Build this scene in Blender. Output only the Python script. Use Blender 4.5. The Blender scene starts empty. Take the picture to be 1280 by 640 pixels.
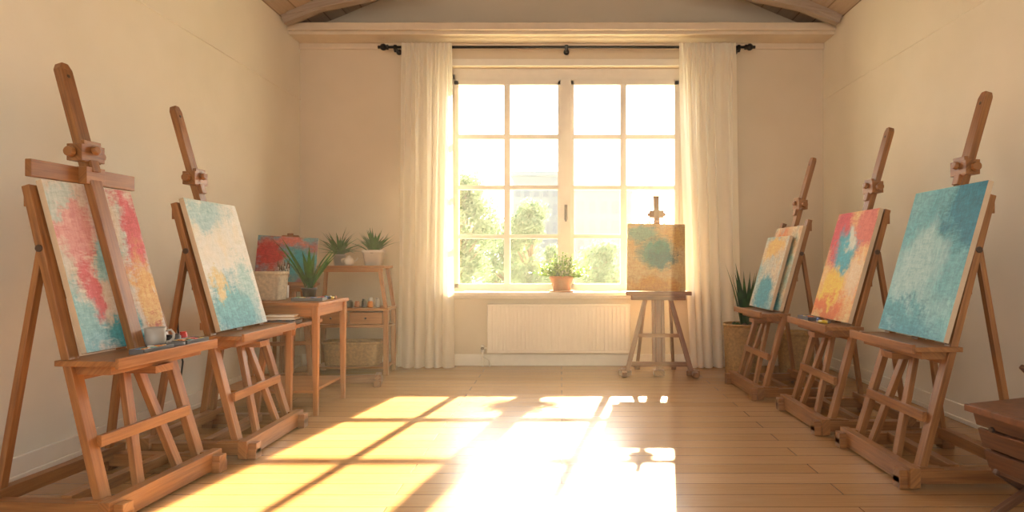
import bpy, bmesh, math, random
from mathutils import Vector, Matrix
random.seed(7)
V=Vector
scene=bpy.context.scene
scene.view_settings.view_transform='Standard'
scene.view_settings.exposure=0.78

# ---------------------------------------------------------------- node helpers
def newmat(name):
    m=bpy.data.materials.new(name); m.use_nodes=True
    nt=m.node_tree; b=nt.nodes['Principled BSDF']
    return m,nt,b
def N(nt,t,**k):
    n=nt.nodes.new(t)
    for a,v in k.items(): setattr(n,a,v)
    return n
def L(nt,a,b): nt.links.new(a,b)
def ramp(nt,fac,stops):
    r=N(nt,'ShaderNodeValToRGB')
    el=r.color_ramp.elements
    while len(el)<len(stops): el.new(0.5)
    for e,(p,c) in zip(el,stops): e.position=p; e.color=(*c,1)
    L(nt,fac,r.inputs[0]); return r.outputs[0]
def mapping(nt,src,scale=(1,1,1),loc=(0,0,0),rot=(0,0,0)):
    m=N(nt,'ShaderNodeMapping'); m.inputs['Scale'].default_value=scale; m.inputs['Location'].default_value=loc; m.inputs['Rotation'].default_value=rot
    L(nt,src,m.inputs[0]); return m.outputs[0]
def noise(nt,vec,scale,detail=4,rough=.5,dist=0):
    n=N(nt,'ShaderNodeTexNoise'); n.inputs['Scale'].default_value=scale
    n.inputs['Detail'].default_value=detail; n.inputs['Roughness'].default_value=rough; n.inputs['Distortion'].default_value=dist
    if vec is not None: L(nt,vec,n.inputs['Vector'])
    return n
def bump(nt,b,h,st=.3,dist=.01):
    bp=N(nt,'ShaderNodeBump'); bp.inputs['Strength'].default_value=st; bp.inputs['Distance'].default_value=dist
    L(nt,h,bp.inputs['Height']); L(nt,bp.outputs[0],b.inputs['Normal'])
def mixc(nt,fac,a,b,mode='MIX'):
    m=N(nt,'ShaderNodeMix',data_type='RGBA',blend_type=mode)
    for s,v in ((m.inputs[0],fac),(m.inputs[6],a),(m.inputs[7],b)):
        if hasattr(v,'node'): L(nt,v,s)
        elif isinstance(v,tuple): s.default_value=(*v,1)
        else: s.default_value=v
    return m.outputs[2]

def plain(name,c,rough=.5,metal=0,var=.12,sc=12,bmp=.0):
    m,nt,b=newmat(name)
    tc=N(nt,'ShaderNodeTexCoord').outputs['Object']
    n=noise(nt,tc,sc,3)
    d=tuple(x*(1-var) for x in c); l=tuple(min(1,x*(1+var)) for x in c)
    L(nt,ramp(nt,n.outputs[0],[(.3,d),(.7,l)]),b.inputs['Base Color'])
    b.inputs['Roughness'].default_value=rough; b.inputs['Metallic'].default_value=metal
    if bmp: bump(nt,b,n.outputs[0],bmp,.01)
    return m
def wood(name,dark,mid,light,rough=.42):
    m,nt,b=newmat(name)
    uv=N(nt,'ShaderNodeTexCoord').outputs['UV']
    v=mapping(nt,uv,(2.2,42,1))
    n=noise(nt,v,1.6,6,.6)
    n2=noise(nt,mapping(nt,uv,(.9,5,1)),2,2)
    c=ramp(nt,n.outputs[0],[(.28,dark),(.5,mid),(.75,light)])
    c2=mixc(nt,.35,c,ramp(nt,n2.outputs[0],[(.3,dark),(.7,light)]))
    L(nt,c2,b.inputs['Base Color']); b.inputs['Roughness'].default_value=rough
    bump(nt,b,n.outputs[0],.12,.004)
    return m
def plaster(name,c,c2):
    m,nt,b=newmat(name)
    tc=N(nt,'ShaderNodeTexCoord').outputs['Object']
    n=noise(nt,tc,1.3,6,.65)
    L(nt,ramp(nt,n.outputs[0],[(.3,c),(.7,c2)]),b.inputs['Base Color'])
    b.inputs['Roughness'].default_value=.85
    n2=noise(nt,tc,22,6,.65); bump(nt,b,n2.outputs[0],.22,.006)
    return m

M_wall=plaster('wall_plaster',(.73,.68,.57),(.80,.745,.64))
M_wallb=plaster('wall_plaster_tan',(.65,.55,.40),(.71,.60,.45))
M_white=plain('white_paint',(.82,.76,.65),.4,var=.03)
M_trim=plain('trim_paint',(.66,.55,.41),.5,var=.04)
M_ewood=wood('easel_wood',(.11,.038,.010),(.26,.105,.028),(.42,.19,.056))
M_swood=wood('shelf_wood',(.22,.078,.017),(.38,.15,.036),(.50,.225,.065))
M_dark=wood('dark_wood',(.055,.022,.011),(.125,.052,.023),(.20,.087,.038),.5)
M_beam=wood('roof_wood',(.26,.19,.14),(.37,.285,.21),(.45,.36,.28),.7)
M_iron=plain('black_iron',(.02,.016,.014),.45,.7)
M_brass=plain('knob_metal',(.08,.055,.04),.35,.6)
M_knob=plain('knob_wood',(.12,.045,.018),.4)
M_wick=plain('wicker_tan',(.40,.24,.09),.7,var=.25,sc=40)
M_wickw=plain('wicker_cream',(.60,.49,.34),.7,var=.18,sc=40)
def leafmat(name,c,var,sc):
    m=bpy.data.materials.new(name); m.use_nodes=True; nt=m.node_tree; b=nt.nodes['Principled BSDF']; out=nt.nodes['Material Output']
    tc=N(nt,'ShaderNodeTexCoord').outputs['Object']; n=noise(nt,tc,sc,3)
    col=ramp(nt,n.outputs[0],[(.3,tuple(x*(1-var) for x in c)),(.7,tuple(min(1,x*(1+var)) for x in c))])
    L(nt,col,b.inputs['Base Color']); b.inputs['Roughness'].default_value=.45
    t=N(nt,'ShaderNodeBsdfTranslucent'); L(nt,mixc(nt,1.0,col,(1.6,1.7,.9),'MULTIPLY'),t.inputs[0])
    mx=N(nt,'ShaderNodeMixShader'); mx.inputs[0].default_value=.35
    L(nt,b.outputs[0],mx.inputs[1]); L(nt,t.outputs[0],mx.inputs[2]); L(nt,mx.outputs[0],out.inputs[0])
    return m
M_leaf=leafmat('leaf_green',(.045,.13,.022),.4,20)
M_leafd=leafmat('leaf_dark_green',(.022,.07,.02),.4,15)
M_leafy=leafmat('leaf_light_green',(.16,.30,.035),.35,20)
M_terra=plain('terracotta',(.44,.16,.06),.75,var=.12)
M_cer=plain('white_ceramic',(.72,.66,.58),.25,var=.04)
M_mug=plain('mug_ceramic',(.44,.41,.36),.3,var=.05)
M_soil=plain('soil',(.04,.025,.015),.95,var=.4,sc=60,bmp=.6)
M_grey=plain('tray_plastic',(.13,.125,.125),.35,var=.1)
M_darkpot=plain('dark_pot',(.04,.035,.03),.4)
M_rad=plain('radiator_enamel',(.86,.77,.63),.35,var=.02)
M_paper=plain('canvas_edge',(.54,.41,.27),.8,var=.08)
M_cable=plain('black_cable',(.02,.02,.02),.5)
M_lth=plain('brown_leather',(.17,.065,.028),.45,var=.3,sc=25,bmp=.2)
PC=[plain('paint_'+n,c,.3,var=.08) for n,c in dict(red=(.6,.04,.03),blue=(.03,.12,.5),yellow=(.8,.55,.05),teal=(.03,.38,.4),white=(.8,.78,.72),orange=(.75,.25,.03),black=(.03,.03,.03),green=(.08,.3,.08)).items()]

# floor
def floor_mat():
    m,nt,b=newmat('oak_floorboards')
    tc=N(nt,'ShaderNodeTexCoord').outputs['Object']
    br=N(nt,'ShaderNodeTexBrick'); L(nt,tc,br.inputs['Vector'])
    br.offset=.37; br.inputs['Scale'].default_value=1
    br.inputs['Brick Width'].default_value=2.1; br.inputs['Row Height'].default_value=.15
    br.inputs['Mortar Size'].default_value=.0028; br.inputs['Mortar Smooth'].default_value=.15
    br.inputs['Color1'].default_value=(0,0,0,1); br.inputs['Color2'].default_value=(1,1,1,1)
    br.inputs['Mortar'].default_value=(.5,.5,.5,1)
    plank=ramp(nt,br.outputs['Color'],[(0,(.36,.19,.075)),(.5,(.42,.228,.095)),(1,(.48,.275,.122))])
    n=noise(nt,mapping(nt,tc,(1.6,34,1)),2,6,.6)
    g=ramp(nt,n.outputs[0],[(.3,(.33,.168,.064)),(.7,(.50,.295,.137))])
    c=mixc(nt,.35,plank,g)
    c=mixc(nt,br.outputs['Fac'],c,(.13,.057,.022))
    L(nt,c,b.inputs['Base Color'])
    b.inputs['Roughness'].default_value=.27
    inv=N(nt,'ShaderNodeMath',operation='SUBTRACT'); inv.inputs[0].default_value=1; L(nt,br.outputs['Fac'],inv.inputs[1])
    bump(nt,b,inv.outputs[0],.25,.002)
    return m
M_floor=floor_mat()

def ceil_mat():
    m,nt,b=newmat('ceiling_boards')
    tc=N(nt,'ShaderNodeTexCoord').outputs['Object']
    br=N(nt,'ShaderNodeTexBrick'); L(nt,mapping(nt,tc,(1,1,1)),br.inputs['Vector'])
    br.inputs['Scale'].default_value=1; br.inputs['Brick Width'].default_value=.16; br.inputs['Row Height'].default_value=30
    br.inputs['Mortar Size'].default_value=.006
    br.offset=0
    br.inputs['Color1'].default_value=(.34,.25,.17,1); br.inputs['Color2'].default_value=(.44,.33,.23,1); br.inputs['Mortar'].default_value=(.12,.07,.045,1)
    n=noise(nt,mapping(nt,tc,(26,1.5,1)),2,5)
    c=mixc(nt,.3,br.outputs['Color'],ramp(nt,n.outputs[0],[(.3,(.31,.21,.13)),(.7,(.50,.38,.27))]))
    L(nt,c,b.inputs['Base Color']); b.inputs['Roughness'].default_value=.8
    return m
M_ceil=ceil_mat()

def fabric():
    m=bpy.data.materials.new('linen_curtain'); m.use_nodes=True; nt=m.node_tree; nt.nodes.clear()
    out=N(nt,'ShaderNodeOutputMaterial')
    d=N(nt,'ShaderNodeBsdfDiffuse'); t=N(nt,'ShaderNodeBsdfTranslucent'); mx=N(nt,'ShaderNodeMixShader')
    tc=N(nt,'ShaderNodeTexCoord').outputs['UV']
    w=noise(nt,mapping(nt,tc,(400,400,1)),1,2)
    c=ramp(nt,w.outputs[0],[(.3,(.92,.86,.75)),(.7,(.96,.92,.83))])
    L(nt,c,d.inputs[0]); L(nt,c,t.inputs[0]); mx.inputs[0].default_value=.45
    L(nt,d.outputs[0],mx.inputs[1]); L(nt,t.outputs[0],mx.inputs[2])
    tr=N(nt,'ShaderNodeBsdfTransparent'); m2=N(nt,'ShaderNodeMixShader'); m2.inputs[0].default_value=.14
    L(nt,mx.outputs[0],m2.inputs[1]); L(nt,tr.outputs[0],m2.inputs[2]); L(nt,m2.outputs[0],out.inputs[0])
    return m
M_curt=fabric()
def glass():
    m=bpy.data.materials.new('window_glass'); m.use_nodes=True; nt=m.node_tree; nt.nodes.clear()
    out=N(nt,'ShaderNodeOutputMaterial'); t=N(nt,'ShaderNodeBsdfTransparent'); g=N(nt,'ShaderNodeBsdfGlossy'); mx=N(nt,'ShaderNodeMixShader')
    g.inputs['Roughness'].default_value=.02; t.inputs[0].default_value=(.97,.98,.97,1)
    mx.inputs[0].default_value=.04
    L(nt,t.outputs[0],mx.inputs[1]); L(nt,g.outputs[0],mx.inputs[2]); L(nt,mx.outputs[0],out.inputs[0]); return m
M_glass=glass()

def painting(name,base,blobs,warp=.35,seed=0.,rough=.6):
    m,nt,b=newmat(name)
    g=N(nt,'ShaderNodeTexCoord').outputs['Generated']
    g2=mapping(nt,g,(1,0,1),(0,0,0))
    off=mapping(nt,g2,(1,1,1),(seed,0,seed*1.7))
    n=noise(nt,off,3.2,6,.66)
    sub=N(nt,'ShaderNodeVectorMath',operation='SUBTRACT'); L(nt,n.outputs['Color'],sub.inputs[0]); sub.inputs[1].default_value=(.5,.5,.5)
    scl=N(nt,'ShaderNodeVectorMath',operation='MULTIPLY'); L(nt,sub.outputs[0],scl.inputs[0]); scl.inputs[1].default_value=(warp*2,0,warp*2)
    add=N(nt,'ShaderNodeVectorMath',operation='ADD'); L(nt,g2,add.inputs[0]); L(nt,scl.outputs[0],add.inputs[1])
    p=add.outputs[0]
    big=noise(nt,off,2.0,4,.6)
    st=noise(nt,mapping(nt,off,(9,1,42),rot=(0,math.radians(35),0)),1,5,.7,1.2)
    st2=noise(nt,mapping(nt,off,(30,1,10),rot=(0,math.radians(20),0)),1,4,.7,1.5)
    col=ramp(nt,big.outputs[0],[(.3+.4*i/(max(1,len(base)-1)),c) for i,c in enumerate(base)])
    sm=N(nt,'ShaderNodeMath',operation='MULTIPLY_ADD'); L(nt,st.outputs[0],sm.inputs[0]); sm.inputs[1].default_value=.22; sm.inputs[2].default_value=-.11
    for (u,v,r,c,sx,sz) in blobs:
        q=N(nt,'ShaderNodeVectorMath',operation='SUBTRACT'); L(nt,p,q.inputs[0]); q.inputs[1].default_value=(u,0,v)
        s=N(nt,'ShaderNodeVectorMath',operation='MULTIPLY'); L(nt,q.outputs[0],s.inputs[0]); s.inputs[1].default_value=(1/sx,0,1/sz)
        ln=N(nt,'ShaderNodeVectorMath',operation='LENGTH'); L(nt,s.outputs[0],ln.inputs[0])
        ad=N(nt,'ShaderNodeMath',operation='ADD'); L(nt,ln.outputs['Value'],ad.inputs[0]); L(nt,sm.outputs[0],ad.inputs[1])
        mr=N(nt,'ShaderNodeMapRange'); L(nt,ad.outputs[0],mr.inputs[0])
        mr.inputs[1].default_value=r*1.15; mr.inputs[2].default_value=r*.6; mr.inputs[3].default_value=0; mr.inputs[4].default_value=1
        col=mixc(nt,mr.outputs[0],col,c)
    light=ramp(nt,st.outputs[0],[(.32,(.25,.25,.25)),(.68,(.76,.76,.76))])
    col=mixc(nt,.5,col,light,'OVERLAY')
    light2=ramp(nt,st2.outputs[0],[(.32,(.28,.28,.28)),(.68,(.72,.72,.72))])
    col=mixc(nt,.55,col,light2,'OVERLAY')
    col=mixc(nt,1.0,col,(.90,.90,.90),'MULTIPLY')
    L(nt,col,b.inputs['Base Color']); b.inputs['Roughness'].default_value=rough
    h=N(nt,'ShaderNodeMath',operation='ADD'); L(nt,st.outputs[0],h.inputs[0]); L(nt,st2.outputs[0],h.inputs[1])
    bump(nt,b,h.outputs[0],.6,.005)
    return m

# ---------------------------------------------------------------- mesh builder
class B:
    def __init__(s):
        s.bm=bmesh.new(); s.uv=s.bm.loops.layers.uv.new('UVMap'); s.mats=[]
    def mi(s,m):
        if m not in s.mats: s.mats.append(m)
        return s.mats.index(m)
    def beam(s,p0,p1,w,t,mat,side=None,w1=None,t1=None):
        p0=V(p0);p1=V(p1); d=p1-p0; ln=d.length; d.normalize()
        a=V(side) if side else (V((1,0,0)) if abs(d.x)<.8 else V((0,0,1)))
        a=(a-d*a.dot(d)).normalized(); b=d.cross(a)
        w1=w if w1 is None else w1; t1=t if t1 is None else t1
        vs=[];loc=[]
        for (P,u,ww,tt) in ((p0,0,w,t),(p1,ln,w1,t1)):
            for sx,sy in ((-1,-1),(1,-1),(1,1),(-1,1)):
                vs.append(s.bm.verts.new(P+a*sx*ww/2+b*sy*tt/2)); loc.append((u,sx*ww/2,sy*tt/2))
        ru,rv=random.random()*10,random.random()*10; k=s.mi(mat)
        for f in ((3,2,1,0),(4,5,6,7),(0,1,5,4),(1,2,6,5),(2,3,7,6),(3,0,4,7)):
            fc=s.bm.faces.new([vs[i] for i in f]); fc.material_index=k
            for lp,i in zip(fc.loops,f):
                u,x,y=loc[i]; lp[s.uv].uv=(u+ru,x+y+rv)
    def box(s,c,sz,mat):
        c=V(c); i=max(range(3),key=lambda j:sz[j]); d=V((0,0,0)); d[i]=sz[i]/2
        j=(i+1)%3; k=(i+2)%3; a=V((0,0,0)); a[j]=1
        s.beam(c-d,c+d,sz[j],sz[k],mat,side=a)
    def rb(s,x0,x1,y0,y1,z0,z1,mat): s.box(((x0+x1)/2,(y0+y1)/2,(z0+z1)/2),(x1-x0,y1-y0,z1-z0),mat)
    def cyl(s,p0,p1,r0,mat,r1=None,n=16,caps=True):
        p0=V(p0);p1=V(p1);r1=r0 if r1 is None else r1
        d=(p1-p0).normalized(); a=V((1,0,0)) if abs(d.x)<.8 else V((0,1,0)); a=(a-d*a.dot(d)).normalized(); b=d.cross(a)
        R=[]
        for P,r in ((p0,r0),(p1,r1)):
            R.append([s.bm.verts.new(P+(a*math.cos(2*math.pi*i/n)+b*math.sin(2*math.pi*i/n))*r) for i in range(n)])
        k=s.mi(mat); ln=(p1-p0).length
        for i in range(n):
            j=(i+1)%n; f=s.bm.faces.new((R[0][i],R[0][j],R[1][j],R[1][i])); f.material_index=k; f.smooth=True
            for lp,uv in zip(f.loops,((0,i),(0,i+1),(ln,i+1),(ln,i))): lp[s.uv].uv=(uv[0],uv[1]*.01)
        if caps:
            f=s.bm.faces.new(R[0][::-1]); f.material_index=k; f=s.bm.faces.new(R[1]); f.material_index=k
    def lathe(s,prof,c,mat,n=28,rf=None,sq=None,close=False):
        c=V(c); k=s.mi(mat); R=[]
        for iz,(r,z) in enumerate(prof):
            row=[]
            for i in range(n):
                th=2*math.pi*i/n; rr=r*(1 if rf is None else rf(th,iz,i))
                x,y=math.cos(th),math.sin(th)
                if sq:
                    e=2/sq[2]; x=math.copysign(abs(x)**e,x)*sq[0]; y=math.copysign(abs(y)**e,y)*sq[1]
                row.append(s.bm.verts.new(c+V((x*rr,y*rr,z))))
            R.append(row)
        for a in range(len(R)-1):
            for i in range(n):
                j=(i+1)%n; f=s.bm.faces.new((R[a][i],R[a][j],R[a+1][j],R[a+1][i])); f.material_index=k; f.smooth=True
                for lp in f.loops: lp[s.uv].uv=(i/n,a*.1)
        if prof[0][0]>1e-4:
            f=s.bm.faces.new(R[0][::-1]); f.material_index=k
        if close:
            f=s.bm.faces.new(R[-1]); f.material_index=k
    def ico(s,c,r,mat,sub=2,sc=(1,1,1),jit=0):
        k=s.mi(mat); res=bmesh.ops.create_icosphere(s.bm,subdivisions=sub,radius=1)
        for v in res['verts']:
            q=v.co.copy(); v.co=V(c)+V((q.x*r*sc[0],q.y*r*sc[1],q.z*r*sc[2]))*(1+random.uniform(-jit,jit))
        for v in res['verts']:
            for f in v.link_faces: f.material_index=k; f.smooth=True
    def tube(s,pts,r,mat,n=8):
        pts=[V(p) for p in pts]; k=s.mi(mat); R=[]; a=None
        for i,p in enumerate(pts):
            d=(pts[min(i+1,len(pts)-1)]-pts[max(i-1,0)]).normalized()
            if a is None: a=V((1,0,0)) if abs(d.x)<.8 else V((0,1,0))
            a=(a-d*a.dot(d)).normalized(); b=d.cross(a)
            R.append([s.bm.verts.new(p+(a*math.cos(2*math.pi*j/n)+b*math.sin(2*math.pi*j/n))*r) for j in range(n)])
        for q in range(len(R)-1):
            for i in range(n):
                j=(i+1)%n; f=s.bm.faces.new((R[q][i],R[q][j],R[q+1][j],R[q+1][i])); f.material_index=k; f.smooth=True
        for e in (R[0][::-1],R[-1]):
            f=s.bm.faces.new(e); f.material_index=k
    def leaf(s,base,az,elev,length,width,droop,mat,n=7,shape='lance',twist=0):
        base=V(base); k=s.mi(mat); h=V((math.cos(az),math.sin(az),0)); side=V((-math.sin(az),math.cos(az),0))
        side=(side*math.cos(twist)+h*math.sin(twist))
        p=base.copy(); e=elev; rows=[]
        for i in range(n+1):
            t=i/n
            if shape=='lance': w=width*(.35+.65*math.sin(math.pi*min(1,t*1.1)**.8)) if t<1 else 0
            else: w=width*math.sin(math.pi*(.06+.94*t)**.9)
            w=max(w*(1-t**4),.0006)
            d=h*math.cos(e)+V((0,0,1))*math.sin(e); nr=-h*math.sin(e)+V((0,0,1))*math.cos(e)
            rows.append([s.bm.verts.new(p-side*w/2+nr*w*.18),s.bm.verts.new(p),s.bm.verts.new(p+side*w/2+nr*w*.18)])
            p=p+d*(length/n); e-=droop/n
        for i in range(n):
            for j in range(2):
                f=s.bm.faces.new((rows[i][j],rows[i][j+1],rows[i+1][j+1],rows[i+1][j])); f.material_index=k; f.smooth=True
    def quad(s,c,r,mat):
        k=s.mi(mat); a=V((random.gauss(0,1),random.gauss(0,1),random.gauss(0,1))).normalized(); b=a.orthogonal().normalized(); d=a.cross(b)
        vs=[s.bm.verts.new(V(c)+q) for q in (-b*r,-d*r*.5,b*r,d*r*.5)]; s.bm.faces.new(vs).material_index=k
    def finish(s,name,loc=(0,0,0),rz=0,rx=0,bevel=0,ry=0,fixn=True):
        me=bpy.data.meshes.new(name)
        if fixn: bmesh.ops.recalc_face_normals(s.bm,faces=s.bm.faces[:])
        s.bm.to_mesh(me); s.bm.free()
        for m in s.mats: me.materials.append(m)
        o=bpy.data.objects.new(name,me); scene.collection.objects.link(o)
        o.matrix_world=Matrix.Translation(V(loc))@Matrix.Rotation(rz,4,'Z')@Matrix.Rotation(rx,4,'X')@Matrix.Rotation(ry,4,'Y')
        if bevel:
            md=o.modifiers.new('bev','BEVEL'); md.width=bevel; md.segments=2; md.limit_method='ANGLE'; md.angle_limit=math.radians(50)
        return o

# ---------------------------------------------------------------- room
XW=2.725; YB=6.667; YF=-1.4; ZW=3.46; T=.2; SL=.42
b=B(); b.rb(-XW-T,XW+T,YF,YB+T,-.1,0,M_floor); b.finish('floor')
for sg,nm in ((-1,'left'),(1,'right')):
    b=B(); x0,x1=sorted((sg*XW,sg*(XW+T))); b.rb(x0,x1,YF,YB+T,0,ZW,M_wall); b.finish('wall_'+nm)
    b=B(); x0,x1=sorted((sg*XW,sg*(XW-.018))); b.rb(x0,x1,YF,YB-.02,0.001,.12,M_white)
    x0,x1=sorted((sg*XW,sg*(XW-.026))); b.rb(x0,x1,YF,YB-.02,0.001,.03,M_white); b.finish('baseboard_'+nm,bevel=.003)
    b=B(); x0,x1=sorted((sg*XW,sg*(XW-.007))); b.rb(x0,x1,YF,YB,2.765,2.78,M_wall); b.finish('trim_%d'%(1 if sg<0 else 2))
OX0,OX1,OZ0,OZ1=-1.15,1.36,.745,3.12
b=B()
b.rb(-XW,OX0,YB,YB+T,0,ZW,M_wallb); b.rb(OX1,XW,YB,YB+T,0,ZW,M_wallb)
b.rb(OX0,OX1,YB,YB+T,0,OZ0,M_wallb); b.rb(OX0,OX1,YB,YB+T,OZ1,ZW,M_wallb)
rz=ZW+SL*XW
vs=[b.bm.verts.new(p) for p in ((-XW,YB,ZW),(XW,YB,ZW),(0,YB,rz),(-XW,YB+T,ZW),(XW,YB+T,ZW),(0,YB+T,rz))]
for f in ((0,1,2),(3,5,4),(0,3,4,1),(1,4,5,2),(2,5,3,0)): b.bm.faces.new([vs[i] for i in f])
b.finish('wall_back')
b=B()
b.rb(-XW+.03,-.83,YB-.018,YB,0.001,.12,M_white); b.rb(-.83,XW-.03,YB-.018,YB,0.001,.12,M_white); b.finish('baseboard_back',bevel=.003)
# ceiling
b=B()
for sg in (-1,1):
    x0=sg*(XW+T); z0=ZW-SL*T
    p=[(x0,z0),(0,rz),(0,rz+.12),(x0,z0+.12)]
    vs=[b.bm.verts.new((x,y,z)) for y in (YF,YB+T) for x,z in p]
    k=b.mi(M_ceil)
    for f in ((0,1,2,3),(7,6,5,4),(0,4,5,1),(1,5,6,2),(2,6,7,3),(3,7,4,0)): b.bm.faces.new([vs[i] for i in f]).material_index=k
b.finish('ceiling')
# ledge cornice at back
b=B(); b.rb(-XW,XW,6.35,YB,3.385,3.46,M_trim); b.rb(-XW,XW,6.38,YB,3.35,3.385,M_trim); b.rb(-XW,XW,YB-.03,YB,3.29,3.35,M_trim); b.finish('trim_3',bevel=.006)
# roof trusses
for i,y in enumerate((6.22,4.4,2.6)):
    b=B()
    for sg in (-1,1):
        b.beam((sg*2.66,y,3.51),(0,y,4.06),.11,.09,M_beam,side=(0,1,0))
        b.beam((sg*2.70,y,3.40+.03),(0,y,rz-.09),.09,.10,M_beam,side=(0,1,0))
        b.beam((sg*1.75,y,3.72),(sg*2.08,y,3.69+.03),.05,.05,M_beam,side=(0,1,0))
        b.beam((sg*1.95,y,3.66),(sg*2.12,y,3.85),.06,.06,M_beam,side=(0,1,0))
    b.beam((0,y,3.98),(0,y,rz-.06),.10,.10,M_beam)
    b.finish('roof_truss',bevel=.006)

# ---------------------------------------------------------------- window
b=B(); y0,y1=6.755,6.815
WZ0,WZ1=.775,3.06
b.rb(OX0+.001,OX1-.001,y0,y1,WZ1-.06,OZ1-.001,M_white)
b.rb(OX0+.001,OX1-.001,y0-.01,y1,WZ0,WZ0+.05,M_white)
b.rb(OX0+.001,OX0+.03,y0,y1,WZ0,WZ1,M_white); b.rb(OX1-.12,OX1-.001,y0,y1,WZ0,WZ1,M_white)
def sash(xa,xb,m):
    ya,yb=y0-.02,y1-.02
    b.rb(xa-.045,xa,ya,yb,WZ0+.03,2.99,M_white); b.rb(xb,xb+.045,ya,yb,WZ0+.03,2.99,M_white)
    b.rb(xa-.045,xb+.045,ya,yb,2.945,2.995,M_white); b.rb(xa-.045,xb+.045,ya,yb,WZ0+.02,.85,M_white)
    for za,zb in ((2.375,2.425),(1.842,1.887),(1.325,1.370)): b.rb(xa,xb,ya+.008,yb-.008,za,zb,M_white)
    b.rb(m-.032,m+.032,ya+.006,yb-.006,.85,2.945,M_white)
sash(-1.085,-.04,-.575); sash(.13,1.19,.652)
b.rb(-.012,.10,y0-.035,y1,WZ0+.02,2.995,M_white)
b.box((.045,y0-.042,1.60),(.03,.012,.16),M_brass); b.cyl((.045,y0-.045,1.62),(.045,y0-.085,1.62),.009,M_brass); b.beam((.045,y0-.085,1.63),(.045,y0-.085,1.50),.018,.014,M_brass)
b.rb(-1.085,-.04,y0+.015,y0+.019,.85,2.945,M_glass); b.rb(.13,1.19,y0+.015,y0+.019,.85,2.945,M_glass)
b.finish('window_1',bevel=.004)
b=B(); b.rb(OX0-.05,OX1+.05,6.50,YB,.735,.772,M_white); b.rb(OX0+.001,OX1-.001,YB,6.74,.745,.772,M_white); b.rb(OX0-.02,OX1+.02,6.62,YB,.70,.735,M_white); b.finish('window_sill',bevel=.006)
b=B()
b.rb(OX0-.06,OX0,YB-.015,YB,.772,OZ1+.06,M_white); b.rb(OX1,OX1+.06,YB-.015,YB,.772,OZ1+.06,M_white); b.rb(OX0,OX1,YB-.02,YB,OZ1,OZ1+.07,M_white)
b.finish('trim_4',bevel=.003)

# ---------------------------------------------------------------- curtain rod & curtains
RY,RZ=6.50,3.262
b=B(); b.cyl((-1.78,RY,RZ),(1.88,RY,RZ),.014,M_iron)
for x,sg in ((-1.78,-1),(1.88,1)):
    b.ico((x+sg*.03,RY,RZ),.036,M_iron); b.cyl((x,RY,RZ),(x-sg*.02,RY,RZ),.026,M_iron); b.cyl((x+sg*.06,RY,RZ),(x+sg*.085,RY,RZ),.016,M_iron); 
for x in (-1.69,.05,1.80):
    b.cyl((x,RY,RZ),(x,YB-.002,RZ),.009,M_iron); b.cyl((x,YB-.012,RZ),(x,YB-.002,RZ),.03,M_iron); b.cyl((x,RY,RZ-.03),(x,RY,RZ+.02),.018,M_iron); b.ico((x,RY,RZ-.04),.014,M_iron)
b.finish('curtain_rod')
def curtain(name,xt0,xt1,xb0,xb1,seed):
    b=B(); nx,nz=200,40; k=b.mi(M_curt); G=[]
    rnd=random.Random(seed); ph=[rnd.uniform(0,6) for _ in range(6)]
    for j in range(nz+1):
        t=j/nz; z=RZ+.035-t*(RZ+.035-.012); row=[]
        a0=xt0+(xb0-xt0)*t**1.3; a1=xt1+(xb1-xt1)*t**1.3
        for i in range(nx+1):
            u=i/nx; uu=u+.035*math.sin(6.5*u+1.6*t+ph[0])+.018*math.sin(15*u+ph[4]-t)
            fold=math.sin(2*math.pi*5.2*uu+ph[1]+.7*math.sin(1.9*t+ph[2]))
            f2=math.sin(2*math.pi*11*uu+ph[3]+1.2*t); f3=math.sin(2*math.pi*14*u+ph[5])
            s=min(1,t*1.6)
            y=RY-.018+(.012+.046*s*(.75+.25*math.sin(9*u+ph[2])))*fold+(.014*(1-s)+.004)*f2+.010*(1-s)**2*f3
            y=min(y,RY+.045)
            if t<.04: y=RY-.026+.012*f2
            x=a0+(a1-a0)*u+.014*s*math.cos(2*math.pi*5.2*uu+ph[1])
            row.append(b.bm.verts.new((x,y,z)))
        G.append(row)
    for j in range(nz):
        for i in range(nx):
            f=b.bm.faces.new((G[j][i],G[j][i+1],G[j+1][i+1],G[j+1][i])); f.material_index=k; f.smooth=True
            for lp,(q,w) in zip(f.loops,((i,j),(i+1,j),(i+1,j+1),(i,j+1))): lp[b.uv].uv=(q/nx,w/nz*3)
    return b.finish(name)
curtain('curtain',-1.62,-1.11,-1.68,-1.10,1)
curtain('curtain',1.19,1.76,1.32,1.81,5)

# ---------------------------------------------------------------- radiator
b=B(); rx0,rx1=-.76,.70; za,zb=.15,.64
b.rb(rx0,rx1,6.585,6.60,za,zb,M_rad); b.rb(rx0+.01,rx1-.01,6.625,6.645,za+.01,zb-.01,M_rad)
n=34
for i in range(n):
    x=rx0+.02+(rx1-rx0-.04)*(i+.5)/n
    b.beam((x,6.577,za+.02),(x,6.577,zb-.02),.022,.022,M_rad,side=(1,0,0))
b.rb(rx0-.006,rx1+.006,6.562,6.65,zb-.012,zb+.006,M_rad); b.rb(rx0-.006,rx1+.006,6.565,6.60,za-.006,za+.014,M_rad)
b.rb(rx0-.006,rx0,6.565,6.65,za,zb,M_rad); b.rb(rx1,rx1+.006,6.565,6.65,za,zb,M_rad)
for x in (rx0+.2,rx1-.2): b.rb(x-.015,x+.015,6.60,YB-.001,.3,.5,M_rad)
b.tube([(rx0,6.61,za+.04),(rx0-.04,6.61,za+.04),(rx0-.055,6.61,za+.02),(rx0-.055,6.61,0.002)],.009,M_white)
b.cyl((rx0-.055,6.61,za+.0),(rx0-.055,6.61,za+.07),.02,M_cer); b.cyl((rx0-.055,6.58,za+.04),(rx0-.055,6.61,za+.04),.016,M_brass)
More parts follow.
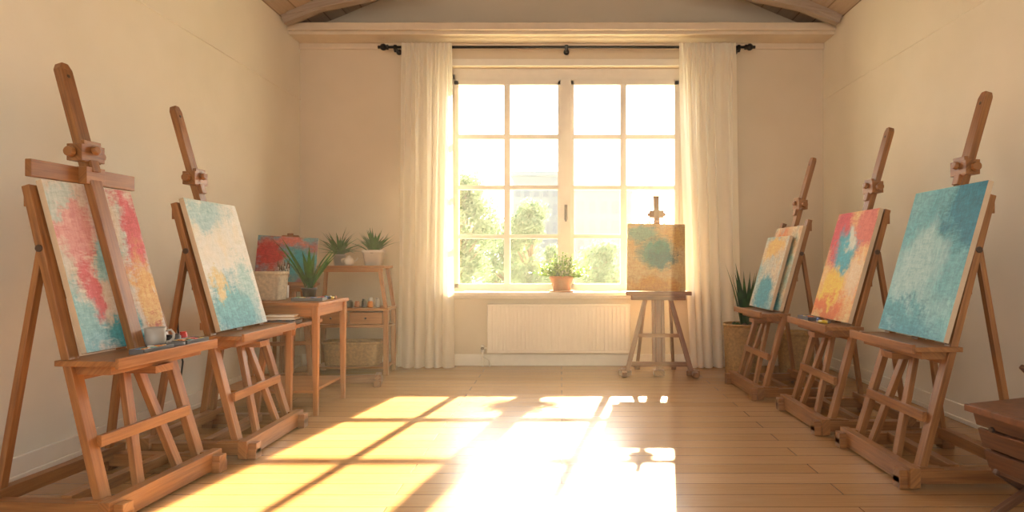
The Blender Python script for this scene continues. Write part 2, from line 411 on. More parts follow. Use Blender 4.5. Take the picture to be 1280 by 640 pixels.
b.tube([(rx0-.055,6.61,za-.04),(rx0-.03,6.60,za-.06),(rx0+.01,6.60,za-.08),(rx0+.02,6.60,.002)],.007,M_cer)
b.finish('radiator',bevel=.003)

# ---------------------------------------------------------------- easels
def place(ox,oy,phi,p):
    c,s=math.cos(phi),math.sin(phi); return V((ox+p[0]*c-p[1]*s,oy+p[0]*s+p[1]*c,p[2]))
def easel(ox,oy,deg,s=.28,top=1.97,clampz=1.59,trayd=.2,front=False,cz=.69,tw=.68):
    b=B(); W=M_ewood; X=(1,0,0)
    P=lambda x,z,o=0:(x,s*z+o,z)
    n=V((0,-1,s)).normalized()
    # sled base
    for x in (-.33,.33):
        b.beam((x,-.10,.058),(x,.56,.058),.06,.065,W,side=X)
        b.beam((x,-.10,.030),(x,-.02,.030),.07,.055,W,side=X); b.beam((x,.50,.026),(x,.57,.026),.07,.05,W,side=X)
        b.beam((x,-.02,.093),(x,.12,.093),.05,.03,W,side=X,t1=.01)
    b.beam((-.385,-.035,.060),(.385,-.035,.060),.095,.05,W,side=(0,0,1))
    b.beam((-.385,.50,.095),(.385,.50,.095),.06,.05,W,side=(0,0,1))
    b.beam((-.30,.20,.075),(.30,.20,.075),.05,.05,W,side=(0,0,1))
    # side posts
    for sg in (-1,1):
        b.beam(P(sg*.315,.06),P(sg*.262,1.42),.056,.036,W,side=X)
        b.beam(P(sg*.262,1.15,.02),(sg*.30,.50,.10),.036,.028,W,side=X)       # rear stay
        b.beam(P(sg*.035,.64,-.018),P(sg*.135,.07,-.018),.045,.03,W,side=X)        # A legs under tray
        b.cyl(P(sg*.262,1.15,-.0),P(sg*.262+sg*.045,1.15,0),.016,M_brass)
    # mast
    mo=-.075 if front else -.0
    b.beam(P(0,.62,mo),P(0,top,mo),.070,.038,W,side=X)
    b.beam(P(0,top-.001,mo),P(0,top+.028,mo),.070,.038,W,side=X,w1=.034)
    hp=V(P(0,top-.035,mo)); b.cyl(hp+n*.017,hp+n*.022,.009,M_brass)
    # crossbars
    b.beam(P(-.29,.33,-.03),P(.29,.33,-.03),.05,.022,W,side=(0,0,1))
    b.beam(P(-.28,.61,.02),P(.28,.61,.02),.06,.022,W,side=(0,0,1))
    b.beam(P(-.28,1.36,.022),P(.28,1.36,.022),.06,.022,W,side=(0,0,1))
    b.beam(P(-.28,.95,.026),P(.28,.95,.026),.04,.02,W,side=(0,0,1))
    # clamp : a cross block around the mast, one tightening knob at the front, side knobs, lip below
    c=V(P(0,clampz,mo))
    b.beam(c+V((-.068,0,0))+n*.004,c+V((.068,0,0))+n*.004,.078,.076,W,side=(0,0,1))
    b.beam(c+V((-.050,0,0))+n*.028,c+V((.050,0,0))+n*.028,.104,.022,W,side=(0,0,1))
    b.beam(V(P(0,clampz-.095,mo))+n*.026,V(P(0,clampz-.04,mo))+n*.026,.048,.022,W,side=X)
    for sg in (-1,1):
        q=c+V((sg*.068,0,0)); b.cyl(q,q+V((sg*.014,0,0)),.014,M_knob); b.cyl(q+V((sg*.014,0,0)),q+V((sg*.034,0,0)),.027,W,r1=.022)
    b.cyl(c+n*.038,c+n*.048,.012,M_knob); b.cyl(c+n*.048,c+n*.068,.022,W,r1=.018)
    if front:
        b.beam(P(-.30,clampz-.105,mo+.03),P(.30,clampz-.105,mo+.03),.075,.03,W,side=(0,0,1))
        b.box(P(0,clampz-.105,mo),(.11,.05,.08),W)
    # tray
    tz=cz-.012; py=s*tz+.03
    b.rb(-tw/2,tw/2,py-trayd-.03,py,tz-.024,tz,W)
    b.rb(-tw/2,tw/2,py-trayd-.045,py-trayd-.03,tz-.034,tz+.012,W)
    b.rb(-tw/2+.04,tw/2-.04,py-trayd+.02,py-.015,tz-.065,tz-.024,W)
    b.rb(-.06,.06,py-trayd-.0,py-.03,tz-.10,tz-.065,W)
    ph=math.radians(deg)
    return b.finish('easel',(ox,oy,0),ph,bevel=.004),ph,s,tz,py
def canvas(ox,oy,ph,s,u,z0,w,h,mat,off=-.045,th=.028,name='painting_canvas',tilt=0):
    ang=math.atan(s); bb=B(); hw=w/2
    vs=[bb.bm.verts.new(p) for p in ((-hw,-th/2,0),(hw,-th/2,0),(hw,th/2,0),(-hw,th/2,0),(-hw,-th/2,h),(hw,-th/2,h),(hw,th/2,h),(-hw,th/2,h))]
    k0=bb.mi(mat); k1=bb.mi(M_paper)
    for i,f in enumerate(((0,1,5,4),(3,2,1,0),(4,5,6,7),(1,2,6,5),(2,3,7,6),(3,0,4,7))):
        fc=bb.bm.faces.new([vs[j] for j in f]); fc.material_index=k0 if i==0 else k1
    p=place(ox,oy,ph,(u,s*z0+off,z0+.006))
    return bb.finish(name,p,ph,rx=-ang,bevel=.002,ry=tilt)

teal=(.07,.38,.45);lteal=(.32,.60,.64)
P1=painting('painting_pink_abstract',[(.70,.56,.50),(.68,.62,.54),(.46,.60,.62)],[(.2,.72,.22,(.70,.36,.36),1,1),(.25,.42,.16,(.66,.17,.20),1,1.2),(.08,.15,.24,lteal,1,1),(.45,.05,.2,teal,1.2,1),(.88,.75,.22,(.64,.13,.16),.8,1.4),(.9,.30,.2,(.74,.48,.20),.8,1.5),(.85,.08,.15,(.6,.18,.10),1,.8),(.5,.55,.13,lteal,1,1),(.12,.93,.14,(.56,.66,.64),1.5,.8),(.45,.3,.12,(.72,.66,.58),1,1.3)],.42,1.3)
P2=painting('painting_pale_teal',[(.84,.80,.70),(.76,.80,.76),(.84,.77,.60)],[(.4,.12,.35,(.18,.50,.57),1.6,.8),(.8,.35,.2,(.40,.64,.65),1,1),(.3,.92,.3,(.42,.64,.68),1.6,.6),(.2,.3,.12,(.76,.66,.36),1,1)],.35,4.1)
P3=painting('painting_red_teal',[(.56,.09,.06),(.12,.36,.40),(.66,.34,.13)],[(.2,.6,.3,(.52,.06,.045),1,1.4),(.75,.4,.3,teal,1,1),(.5,.9,.2,(.64,.20,.15),1.5,.8)],.4,7.7)
PCn=painting('painting_teal_cloud',[(.56,.37,.14),(.66,.46,.20),(.54,.42,.23)],[(.45,.42,.42,(.70,.50,.22),1.3,.8),(.25,.85,.22,(.20,.40,.31),1.3,.7),(.8,.8,.22,(.66,.40,.11),1,1),(.5,.55,.30,(.03,.26,.24),1.2,.75),(.62,.48,.17,(.012,.18,.20),1.5,.7),(.45,.08,.28,(.66,.33,.08),2,.5)],.22,2.2)
PR1=painting('painting_blue_water',[(.12,.42,.55),(.20,.53,.63),(.36,.65,.72)],[(.85,.88,.32,(.03,.24,.38),1,1),(.35,.5,.28,(.38,.65,.72),1.2,1),(.3,.1,.25,(.12,.43,.56),2,.6)],.4,9.4)
PR2=painting('painting_fire_sky',[(.80,.42,.13),(.82,.55,.22),(.80,.31,.12)],[(.2,.82,.32,(.64,.06,.08),1,1.2),(.8,.85,.3,(.70,.17,.12),1,.8),(.45,.62,.24,(.05,.40,.53),1.3,1.),(.55,.74,.11,(.66,.70,.62),1,1),(.35,.3,.25,(.86,.60,.06),1.3,.8),(.4,.08,.25,(.78,.20,.025),2,.5),(.85,.4,.2,(.80,.64,.42),1,1)],.35,5.9)
PR3=painting('painting_orange_teal',[(.70,.34,.11),(.66,.48,.27),(.18,.41,.40)],[(.3,.75,.3,(.70,.20,.04),1,1),(.5,.4,.25,(.62,.53,.36),1.5,1),(.5,.1,.3,(.05,.29,.34),2,.6)],.35,3.3)
PR4=painting('painting_teal_panel',[(.10,.36,.42),(.50,.50,.40),(.72,.50,.26)],[(.5,.85,.3,(.72,.44,.11),1.5,.6),(.5,.2,.3,(.05,.30,.38),1.5,.8)],.35,8.3)

# left front
LX,LY=-1.88,3.00
e,ph,s,tz,py=easel(LX,LY,86,front=True,trayd=.24,clampz=1.60,top=2.0)
canvas(LX,LY,ph,s,0,.69,.52,.78,P1,off=-.038)
L1=(LX,LY,ph,tz,py)
# left mid
e,ph,s,tz,py=easel(-1.78,3.88,90,top=2.0)
canvas(-1.78,3.88,ph,s,0,.69,.57,.78,P2)
# right
e,ph,s,tz,py=easel(1.72,3.43,-90); canvas(1.72,3.43,ph,s,0,.69,.64,.82,PR1)
e,ph,s,tz,py=easel(1.68,4.36,-90); canvas(1.68,4.36,ph,s,0,.69,.60,.76,PR2)
L5=(1.68,4.36,ph,tz,py)
e,ph,s,tz,py=easel(1.57,5.36,-88,top=1.93,clampz=1.56); canvas(1.57,5.36,ph,s,.05,.69,.56,.70,PR3); canvas(1.57,5.36,ph,s,-.02,.69,.50,.62,PR4,off=-.09)

def small_easel(ox,oy,deg,top,trayz,clampz,s=.16,half=.33,tw=.62,ext=0):
    b=B(); W=M_ewood; X=(1,0,0); P=lambda x,z,o=0:(x,s*z+o,z); n=V((0,-1,s)).normalized()
    for sg in (-1,1):
        b.beam((sg*.11,s*trayz,trayz-.03),(sg*(half-.03),-.02,.05),.045,.032,W,side=X)
        b.beam((sg*half,-.13,.03),(sg*half,.13,.03),.05,.045,W,side=X)
        b.beam((sg*half-sg*.07,-.0,.03),(sg*half+sg*.05,.0,.03),.05,.05,W,side=(0,1,0))
        b.beam(P(sg*.045,trayz-.02,-.0),P(sg*.045,.10,-.0),.03,.032,W,side=X)
        b.beam((sg*.12,s*trayz+.01,trayz-.05),(sg*.18,.40,.03),.032,.028,W,side=X)
        b.beam((sg*.18,.33,.02),(sg*.18,.45,.02),.045,.035,W,side=X)
    b.beam(P(0,.06,-.0),P(0,top,0),.055,.032,W,side=X)
    b.box(P(0,top+.008,0),(.062,.038,.02),W)
    b.beam((-half+.05,.005,.11),(half-.05,.005,.11),.045,.024,W,side=(0,0,1))
    b.beam((-.20,s*.35-.02,.38),(.20,s*.35-.02,.38),.035,.02,W,side=(0,0,1))
    b.box((0,.01,.03),(.10,.12,.05),W)
    if ext:      # long floor runner with its end foot
        b.beam((half,.03,.055),(half+ext,.03,.055),.07,.05,W,side=(0,0,1)); b.beam((half+ext,-.12,.03),(half+ext,.16,.03),.06,.055,W,side=X); b.beam((half+ext,-.06,.075),(half+ext,.10,.075),.05,.04,W,side=X)
    b.beam(P(0,clampz-.035,-.005),P(0,clampz+.035,-.005),.14,.06,W,side=X)
    b.beam(P(0,clampz-.06,-.03),P(0,clampz+.055,-.03),.05,.02,W,side=X)
    for sg in (-1,1):
        q=V(P(sg*.07,clampz)); b.cyl(q,q+V((sg*.02,0,0)),.018,M_ewood)
    y=s*trayz+.02
    b.rb(-tw/2,tw/2,y-.13,y,trayz-.022,trayz,W); b.rb(-tw/2,tw/2,y-.142,y-.13,trayz-.028,trayz+.010,W); b.rb(-tw/2+.05,tw/2-.05,y-.10,y-.01,trayz-.075,trayz-.022,W)
    ph=math.radians(deg)
    return b.finish('easel',(ox,oy,0),ph,bevel=.004),ph,s
e,ph,s=small_easel(.925,6.08,-3,1.72,.79,1.55,half=.33)
canvas(.925,6.08,ph,s,-.02,.793,.56,.66,PCn,off=-.036,tilt=math.radians(1.0))
e,ph,s=small_easel(-2.36,5.48,12,1.30,.90,1.28,half=.24,tw=.50,ext=.52)
canvas(-2.36,5.48,ph,s,-.03,.903,.50,.40,P3,off=-.036,tilt=math.radians(3))

# ---------------------------------------------------------------- things on easel trays
def paint_set(name,loc,rz,w=.24,d=.11,lid=True):
    b=B(); b.rb(-w/2,w/2,-d/2,d/2,0,.008,M_grey)
    for (x0,x1,y0_,y1_) in ((-w/2,w/2,-d/2,-d/2+.004),(-w/2,w/2,d/2-.004,d/2),(-w/2,-w/2+.004,-d/2,d/2),(w/2-.004,w/2,-d/2,d/2)): b.rb(x0,x1,y0_,y1_,.008,.024,M_grey)
    n=int(w/.03)
    for i in range(n):
        for j in range(3):
            x=-w/2+.012+(w-.024)*(i+.5)/n; y=-d/2+.008+(d-.016)*(j+.5)/3
            b.rb(x-.011,x+.011,y-d/8,y+d/8,.008,.020+.006*random.random(),random.choice(PC))
    b.finish(name,loc,rz,bevel=.001)
ox,oy,ph,tz,py=L1
def on(u,yy,dz=.001): return place(ox,oy,ph,(u,yy,tz+dz))
b=B(); prof=[(.032,0),(.038,.004),(.044,.03),(.046,.095),(.043,.095),(.040,.03),(.033,.008),(.0001,.007)]
b.lathe(prof,(0,0,0),M_mug,n=32)
b.tube([(.044+.0,0,.078),(.066,0,.082),(.078,0,.064),(.076,0,.042),(.062,0,.026),(.043,0,.024)],.0055,M_mug)
b.cyl((0,0,.07),(0,0,.072),.041,M_soil,n=24)
b.finish('coffee_mug',on(.085,py-.132),math.radians(20))
paint_set('paint_palette',on(-.06,py-.223),ph,.20,.07)
b=B()
b.lathe([(.034,0),(.039,.004),(.041,.024),(.037,.024),(.034,.008),(.0001,.007)],(0,0,0),M_grey)
b.cyl((0,0,.008),(0,0,.016),.034,PC[4],n=20)
b.finish('paint_dish',on(.10,py-.224))
paint_set('paint_palette',on(.235,py-.20),ph,.17,.10)
def jar(name,loc,r,h,m):
    b=B(); b.lathe([(r*.9,0),(r,.005),(r,h*.75),(r*.7,h*.85),(r*.7,h*.9),(r*.8,h*.9),(r*.8,h),(.0001,h)],(0,0,0),m,n=20); b.finish(name,loc)
jar('paint_jar',on(.21,py-.115),.020,.045,PC[6]); jar('paint_jar',on(.262,py-.115),.020,.045,M_grey); jar('paint_jar',on(.312,py-.115),.020,.05,PC[0])
ox,oy,ph,tz,py=L5
paint_set('paint_palette',on(-.18,py-.15),ph,.20,.08)
def paint_tube(name,loc,rz,c,l=.09,r=.011):
    b=B(); k=[]
    b.cyl((0,0,r),(l*.75,0,r),r,c,n=12); b.cyl((l*.75,0,r),(l*.8,0,r),r,c,r1=.004,n=12); b.cyl((l*.8,0,r),(l*.95,0,r),.006,M_cer,n=12); b.beam((-.012,0,r),(0,0,r),.022,.002,M_grey,side=(0,1,0),t1=.02)
    b.finish(name,loc,rz)
paint_tube('paint_tube',on(.05,py-.12),1.2,PC[0]); paint_tube('paint_tube',on(.0,py-.14),1.4,PC[1]); paint_tube('paint_tube',on(.14,py-.14),2.2,PC[2])
def brush(b,p,q,c):
    p=V(p);q=V(q);d=(q-p); b.cyl(p,p+d*.72,.0035,c,r1=.004,n=8); b.cyl(p+d*.72,p+d*.84,.0045,M_cer,n=8); b.cyl(p+d*.84,q,.005,M_dark,r1=.002,n=8)

# ---------------------------------------------------------------- work table
b=B(); tx0,tx1,ty0,ty1=-2.50,-1.70,4.50,5.10; W=M_swood
b.rb(tx0,tx1,ty0-.02,ty1+.02,.775,.80,W)
b.rb(tx0+.03,tx1-.03,ty0+.015,ty0+.035,.70,.775,W); b.rb(tx0+.03,tx1-.03,ty1-.035,ty1-.015,.70,.775,W)
b.rb(tx0+.03,tx0+.05,ty0+.03,ty1-.03,.70,.775,W); b.rb(tx1-.05,tx1-.03,ty0+.03,ty1-.03,.70,.775,W)
for x in (tx0+.035,tx1-.035):
    for y in (ty0+.02,ty1-.02): b.beam((x,y,.775),(x,y,.0),.045,.045,W,w1=.032,t1=.032)
b.rb(tx0+.05,tx1-.10,ty0-.16,ty0+.32,.635,.66,W); b.rb(tx0+.05,tx1-.10,ty0-.17,ty0-.155,.625,.675,W)
b.rb(tx0+.08,tx1-.13,ty0-.11,ty0-.09,.58,.635,W)
for x,dx in ((tx0+.12,-.05),(tx1-.17,0),(-2.03,-.045)): b.beam((x,ty0-.10,.635),(x+dx*1.5,ty0-.12,0),.04,.035,W)
b.rb(tx0+.05,tx1-.05,ty0+.01,ty1-.01,.16,.18,W)
b.finish('work_table',bevel=.004)
def basket(name,c,r0,r1,h,mat,sq=None,rows=16,n=64):
    b=B(); prof=[(r0+(r1-r0)*j/rows,h*j/rows) for j in range(rows+1)]
    f=lambda th,iz,i:(1+(.026 if (i//2+iz)%2 else -.026)) if iz<rows else 1.03
    b.lathe(prof,c,mat,n=n,rf=f,sq=sq)
    b.lathe([(r1*1.04,h-.012),(r1*1.06,h),(r1*1.03,h+.012),(r1*.93,h+.008),(r1*.92,h-.01),(r0*.9,.02),(.001,.02)],c,mat,n=n,sq=sq)
    return b
b=basket('x',(0,0,0),.105,.118,.20,M_wickw,sq=(1.25,.95,6)); b.finish('wicker_basket',(-2.22,4.78,.802))
b=B(); b.lathe([(.032,0),(.036,.004),(.038,.10),(.034,.10),(.033,.01),(.0001,.008)],(0,0,0),M_cer)
for i in range(13):
    a=i*2.4; r=.018; brush(b,(r*.4*math.cos(a),r*.4*math.sin(a),.012),(.045*math.cos(a),.045*math.sin(a),.25+.06*random.random()),random.choice([PC[0],PC[1],M_swood,PC[6],PC[2]]))
b.finish('brush_cup',(-2.17,5.00,.802)) 
paint_set('paint_palette',(-1.86,4.72,.801),.1,.22,.14)
paint_set('paint_palette',(-1.95,4.42,.661),0,.26,.14)
paint_set('paint_palette',(-2.24,4.44,.661),0.1,.20,.12)
for i in range(6): paint_tube('paint_tube',(-1.84+.04*(i%3),4.86+.09*(i//3),.801),1.2+.1*i,PC[i],l=.065)
b=B()
b.rb(-.10,.10,-.06,.06,0,.012,M_cer); b.rb(-.09,.09,-.05,.05,.012,.022,M_paper); b.rb(-.095,.095,-.055,.055,.022,.032,PC[4]); b.finish('sketchbook_stack',(-1.93,4.42,.690),.15,bevel=.002)

def pot(b,r0,r1,h,mat,sq=None):
    b.lathe([(r0,0),(r1*.98,h*.82),(r1*1.06,h*.83),(r1*1.08,h),(r1*.96,h),(r1*.92,h*.86),(.0001,h*.86)],(0,0,0),mat,n=32,sq=sq)
    b.cyl((0,0,h*.80),(0,0,h*.88),r1*.9,M_soil,n=24)
def snake(name,loc,potr,poth,potmat,n,lmin,lmax,w,m=M_leafd,spread=.35):
    b=B(); pot(b,potr*.75,potr,poth,potmat)
    for i in range(n):
        a=i*2.399+random.random(); r=potr*.55*random.random()
        b.leaf((r*math.cos(a),r*math.sin(a),poth*.85),a,math.pi/2-spread*(.3+random.random()),random.uniform(lmin,lmax),w*random.uniform(.8,1.15),random.uniform(.1,.6),m,n=9,twist=random.uniform(-.8,.8))
    return b.finish(name,loc)
snake('potted_snake_plant',(-1.98,5.02,.802),.055,.08,M_darkpot,12,.32,.54,.045,m=M_leaf,spread=.38)

# ---------------------------------------------------------------- shelf unit
b=B(); W=M_swood; sx0,sx1,sy0,sy1=-2.40,-1.66,6.10,6.42
b.rb(sx0,sx1-.03,sy0,sy1,1.02,1.045,W); b.rb(sx0+.03,sx1-.05,sy0+.01,sy0+.03,.985,1.02,W)
b.rb(sx0,sx1+.01,sy0-.01,sy1,.615,.64,W)
b.rb(sx0+.02,sx1-.02,sy0,sy0+.02,.47,.485,W); b.rb(sx0+.02,sx1-.0,sy0,sy1,.455,.47,W)
b.rb(sx0+.02,sx1-.02,sy0,sy1,.06,.08,W)
for y in (sy0+.02,sy1-.02):
    b.beam((sx0+.05,y,1.02),(sx0+.02,y,.64),.035,.03,W); b.beam((sx1-.08,y,1.02),(sx1-.02,y,.64),.035,.03,W)
    for x in (sx0+.02,sx1-.02): b.beam((x,y,.615),(x,y,0),.045,.04,W)
for i in range(2):
    xa=sx0+.05+i*.33; b.rb(xa,xa+.31,sy0-.008,sy0+.01,.49,.60,M_swood); b.rb(xa,xa+.31,sy0+.01,sy1-.04,.49,.60,W); b.ico((xa+.155,sy0-.018,.545),.012,M_brass,sub=1)
b.finish('storage_shelf',bevel=.004)
b=basket('x',(0,0,0),.145,.158,.22,M_wick,sq=(1.72,.85,6),n=96); b.finish('storage_basket',(-2.03,6.26,.082))
for x,y,r,h,m in ((-1.98,6.2,.025,.06,M_terra),(-1.92,6.22,.022,.08,M_darkpot),(-1.85,6.19,.028,.06,PC[5]),(-1.79,6.22,.022,.09,M_mug),(-1.88,6.30,.025,.09,M_cer),(-2.06,6.22,.028,.07,M_brass),(-2.14,6.2,.026,.08,M_grey)):
    jar('paint_jar',(x,y,.642),r,h,m)
def bushy(name,loc,pr,ph_,pm,n,lmin,lmax,w,m,el0=.3,el1=1.4,dr=.9,sq=None,shape='lance'):
    b=B(); pot(b,pr*.78,pr,ph_,pm,sq)
    for i in range(n):
        a=i*2.399+random.random()*.4; r=pr*.6*random.random()
        b.leaf((r*math.cos(a),r*math.sin(a),ph_*.85),a,random.uniform(el0,el1),random.uniform(lmin,lmax),w*random.uniform(.7,1.2),random.uniform(.3,1)*dr,m,shape=shape,twist=random.uniform(-.4,.4))
    return b.finish(name,loc)
bushy('potted_fern',(-2.18,6.28,1.047),.06,.11,M_mug,54,.18,.30,.033,M_leaf,.45,1.5,1.1)
bushy('potted_aloe_plant',(-1.83,6.24,1.047),.085,.15,M_cer,48,.15,.26,.03,M_leaf,.6,1.5,.6,sq=(1.15,.9,6))
b=B(); b.lathe([(.03,0),(.045,.02),(.048,.05),(.03,.075),(.018,.08),(.018,.09),(.0001,.1)],(0,0,0),M_cer,n=24); b.tube([(.04,0,.035),(.065,0,.05),(.08,0,.075)],.007,M_cer); b.tube([(-.04,0,.065),(-.07,0,.06),(-.072,0,.035),(-.045,0,.025)],.005,M_cer)
b.finish('teapot',(-2.04,6.15,1.047),.5)

# sill plant
b=B(); pot(b,.085,.12,.15,M_terra)
b.lathe([(.10,0),(.125,.004),(.13,.015),(.12,.015),(.0001,.012)],(0,0,-.012),M_terra)
for i in range(130):
    a=i*2.399; el=random.uniform(.2,1.5); ln=random.uniform(.14,.26); p=V((.05*math.cos(a),.05*math.sin(a),.13)); h=V((1.3*math.cos(a)*math.cos(el),math.sin(a)*math.cos(el)*.42,math.sin(el)))
    q=p+h*ln; q.z-=.03*(1-math.sin(el)); b.tube([p,(p+q)/2+V((0,0,.012)),q],.0015,M_leaf,n=4)
    for k in range(10):
        t=.35+.65*k/9; c=p.lerp(q,t); b.leaf(c,random.random()*6.28,random.uniform(-.2,1.1),random.uniform(.025,.04),.019,.6,random.choice((M_leafy,M_leaf,M_leafy)),n=3,shape='o')
b.finish('potted_herb_plant',(-.0,6.57,.786))
# ---------------------------------------------------------------- right basket plant
b=basket('x',(0,0,0),.155,.175,.48,M_wick,rows=34,n=80)
b.cyl((0,0,.40),(0,0,.43),.158,M_soil,n=28)
for i in range(46):
    a=i*2.399; r=.13*math.sqrt(random.random()); b.ico((r*math.cos(a),r*math.sin(a),.44+.04*random.random()),.026,random.choice((M_dark,M_darkpot,M_leafd)),sub=1,jit=.15)
for i in range(11):
    a=i*2.399; b.leaf((.05*math.cos(a)+.04,.05*math.sin(a),.42),a,math.pi/2-.26*random.random(),random.uniform(.45,.74),.06,random.uniform(.05,.3),M_leafd,n=9,twist=random.uniform(-1,1))
b.finish('basket_snake_plant',(1.74,6.16,.001))
b=basket('x',(0,0,0),.15,.17,.40,M_wick,rows=28,n=80); b.finish('wicker_basket',(2.25,6.15,.001))

# ---------------------------------------------------------------- wooden box on short crossed feet, lower right
b=B(); D=M_dark
for y in (-.20,.20):
    b.beam((-.12,y,.30),(.20,y,.30),.26,.018,D,side=(0,0,1))
for i in range(3):
    z0=.20+.095*i; x0_=-.13-.03*i
    b.beam((x0_,-.215,z0+.03),(x0_,.215,z0+.03),.085,.016,D,side=(-.3,0,1))
b.rb(-.12,.20,-.2,.2,.17,.188,D)
b.beam((.205,-.215,.32),(.205,.215,.32),.30,.018,D,side=(0,0,1))
b.beam((-.215,-.22,.455),(-.215,.22,.455),.05,.03,M_lth,side=(1,0,0))
b.beam((-.215,0,.462),(.18,0,.49),.44,.018,M_lth,side=(0,1,0))
b.beam((.20,0,.47),(.03,0,.63),.44,.022,D,side=(0,1,0)); b.beam((.185,0,.50),(.03,0,.645),.38,.012,M_lth,side=(0,1,0))
for y in (-.17,.17):
    b.beam((-.13,y,.19),(.16,y,0.010),.035,.024,D,side=(1,0,0)); b.beam((.15,y*.84,.19),(-.16,y*.84,.010),.035,.024,D,side=(1,0,0)); b.cyl((0,y*1.08,.10),(0,y*.8,.10),.012,M_brass)
b.beam((-.185,-.05,.37),(-.195,.05,.37),.03,.01,M_lth); b.cyl((-.18,-.12,.38),(-.20,-.12,.38),.012,M_brass); b.cyl((-.18,.12,.38),(-.20,.12,.38),.012,M_brass)
b.finish('wooden_art_box',(2.03,2.62,0),.12,bevel=.004)

# cable + socket on left wall
b=B(); xw=-XW
pts=[]
for i in range(25):
    t=i/24; pts.append((xw+.012+.03*math.sin(math.pi*t),4.62-.10*math.sin(math.pi*min(1,t*1.5))-.12*t,1.03-t*.98+.0))
b.tube(pts,.006,M_cable)
b.rb(xw,xw+.012,4.56,4.66,1.0,1.10,M_cer); b.cyl((xw+.01,4.61,1.04),(xw+.045,4.61,1.04),.02,M_cable)
b.finish('power_cable')

# ---------------------------------------------------------------- outside
b=B(); M_gr=plain('outside_ground',(.55,.56,.44),.9,var=.1,sc=.5); b.rb(-90,90,YB+T+.3,160,-.6,-.5,M_gr); b.finish('ground_outside')
def treemat():
    m=bpy.data.materials.new('tree_foliage'); m.use_nodes=True; nt=m.node_tree; nt.nodes.clear()
    out=N(nt,'ShaderNodeOutputMaterial'); d=N(nt,'ShaderNodeBsdfDiffuse'); t=N(nt,'ShaderNodeBsdfTranslucent'); mx=N(nt,'ShaderNodeMixShader')
    n=noise(nt,N(nt,'ShaderNodeTexCoord').outputs['Object'],2.5,3)
    c=ramp(nt,n.outputs[0],[(.3,(.19,.28,.16)),(.7,(.29,.37,.23))]); L(nt,c,d.inputs[0]); L(nt,c,t.inputs[0]); mx.inputs[0].default_value=.4
    L(nt,d.outputs[0],mx.inputs[1]); L(nt,t.outputs[0],mx.inputs[2]); L(nt,mx.outputs[0],out.inputs[0]); return m
M_tree=treemat(); M_bark=plain('bark',(.25,.19,.13),.9)
def tree(x,y,h,r,n):
    b=B(); b.cyl((0,0,0),(0,0,h*.6),.14,M_bark,r1=.06,n=8)
    cl=[]
    for i in range(30):
        a=random.random()*6.28; z=h*(.25+.68*random.random()); k=max(.25,1-abs(z/h-.5)*1.4); rr=r*math.sqrt(random.random())*.8*k
        cl.append((V((rr*math.cos(a),rr*math.sin(a),z)),r*random.uniform(.22,.38)))
        b.cyl((0,0,z*.6),cl[-1][0],.03,M_bark,r1=.01,n=5)
    for i in range(n):
        c,rr=random.choice(cl); d=V((random.gauss(0,1),random.gauss(0,1),random.gauss(0,.8))).normalized()*rr*random.random()**.4
        b.quad(c+d,random.uniform(.035,.07)*(y/16)**.6,M_tree)
    b.finish('tree',(x,y,-.5),fixn=False)
tree(-2.4,15,3.7,1.2,13000); tree(-.75,16,3.1,1.0,12000); tree(-1.6,19,3.0,1.3,9000); tree(-4.5,22,5.2,1.8,7000); tree(3.2,24,3.0,1.5,6000); tree(1.2,22,2.4,1.2,5000); tree(-3.4,14,4.6,.9,6000)
M_bld=plain('building_facade',(.22,.26,.31),.8,var=.02,sc=.3); M_bw=plain('building_glass',(.16,.20,.26),.3,var=.1,sc=.5)
def building(x0,x1,y,h,nx,nz):
    b=B(); b.rb(x0,x1,y,y+8,-.5,h,M_bld); b.rb(x0-.2,x1+.2,y-.2,y+8.2,h,h+.3,M_bld)
    for i in range(nx):
        for j in range(nz):
            xc=x0+(x1-x0)*(i+.5)/nx; zc=.2+(h-.6)*(j+.5)/nz; w=(x1-x0)/nx*.28; q=(h)/nz*.28
            b.rb(xc-w,xc+w,y-.05,y+.02,zc-q,zc+q,M_bw)
    b.finish('apartment_building')
building(-3.2,-.1,42,6.6,5,5); building(0.8,4.2,38,5.2,5,4); building(-14,-8,55,6,8,4)

# ---------------------------------------------------------------- scatter volume added to the room for a bloom-like glow around the window
m=bpy.data.materials.new('glow_haze_volume'); m.use_nodes=True; nt=m.node_tree; nt.nodes.clear()
out=N(nt,'ShaderNodeOutputMaterial'); vs_=N(nt,'ShaderNodeVolumeScatter'); vs_.inputs['Density'].default_value=.009; vs_.inputs['Anisotropy'].default_value=.6; vs_.inputs['Color'].default_value=(1,.90,.72,1)
L(nt,vs_.outputs[0],out.inputs['Volume'])
b=B(); b.rb(-XW-.05,XW+.05,YF+.1,YB+.195,-.02,4.6,m); b.finish('glow_haze_volume')

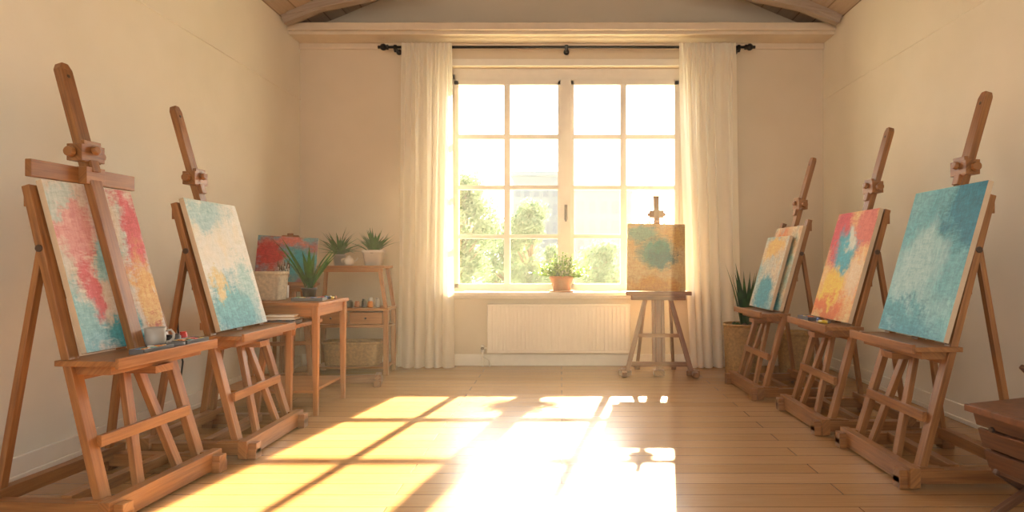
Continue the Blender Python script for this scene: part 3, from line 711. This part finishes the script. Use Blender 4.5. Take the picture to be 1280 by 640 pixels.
# ---------------------------------------------------------------- light
sd=bpy.data.lights.new('sun','SUN'); sd.energy=38; sd.angle=math.radians(.8); sd.color=(1,.75,.43)
so=bpy.data.objects.new('sun',sd); scene.collection.objects.link(so)
SD=V((-.18,-1,-.57))
so.matrix_world=Matrix.Translation((3,12,8))@SD.to_track_quat('-Z','Y').to_matrix().to_4x4()
w=bpy.data.worlds.new('sky'); scene.world=w; w.use_nodes=True; nt=w.node_tree; bg=nt.nodes['Background']
tc=N(nt,'ShaderNodeTexCoord').outputs['Generated']
sep=N(nt,'ShaderNodeSeparateXYZ'); L(nt,tc,sep.inputs[0])
c=ramp(nt,sep.outputs[2],[(0,(1,.93,.82)),(.3,(1,.95,.88)),(1,(.75,.85,1))])
# sun-side sky is brighter (hazy aureole), the far side is dimmer
mr=N(nt,'ShaderNodeMapRange'); L(nt,sep.outputs[1],mr.inputs[0]); mr.inputs[1].default_value=-.4; mr.inputs[2].default_value=.8; mr.inputs[3].default_value=1.35; mr.inputs[4].default_value=4.6
dp=N(nt,'ShaderNodeVectorMath',operation='DOT_PRODUCT'); L(nt,tc,dp.inputs[0]); sdir=(-SD).normalized(); dp.inputs[1].default_value=sdir
pw=N(nt,'ShaderNodeMath',operation='POWER'); mx0=N(nt,'ShaderNodeMath',operation='MAXIMUM'); L(nt,dp.outputs['Value'],mx0.inputs[0]); mx0.inputs[1].default_value=0; L(nt,mx0.outputs[0],pw.inputs[0]); pw.inputs[1].default_value=14
ma=N(nt,'ShaderNodeMath',operation='MULTIPLY_ADD'); L(nt,pw.outputs[0],ma.inputs[0]); ma.inputs[1].default_value=8; L(nt,mr.outputs[0],ma.inputs[2])
L(nt,c,bg.inputs[0]); L(nt,ma.outputs[0],bg.inputs[1])

# ---------------------------------------------------------------- camera
cd=bpy.data.cameras.new('cam'); cd.sensor_width=36; cd.lens=22.5; cd.shift_x=-62/1280; cd.shift_y=5/1280; cd.clip_end=400
co=bpy.data.objects.new('cam',cd); scene.collection.objects.link(co); co.location=(0,0,1.1); co.rotation_euler=(math.pi/2,0,0)
scene.camera=co
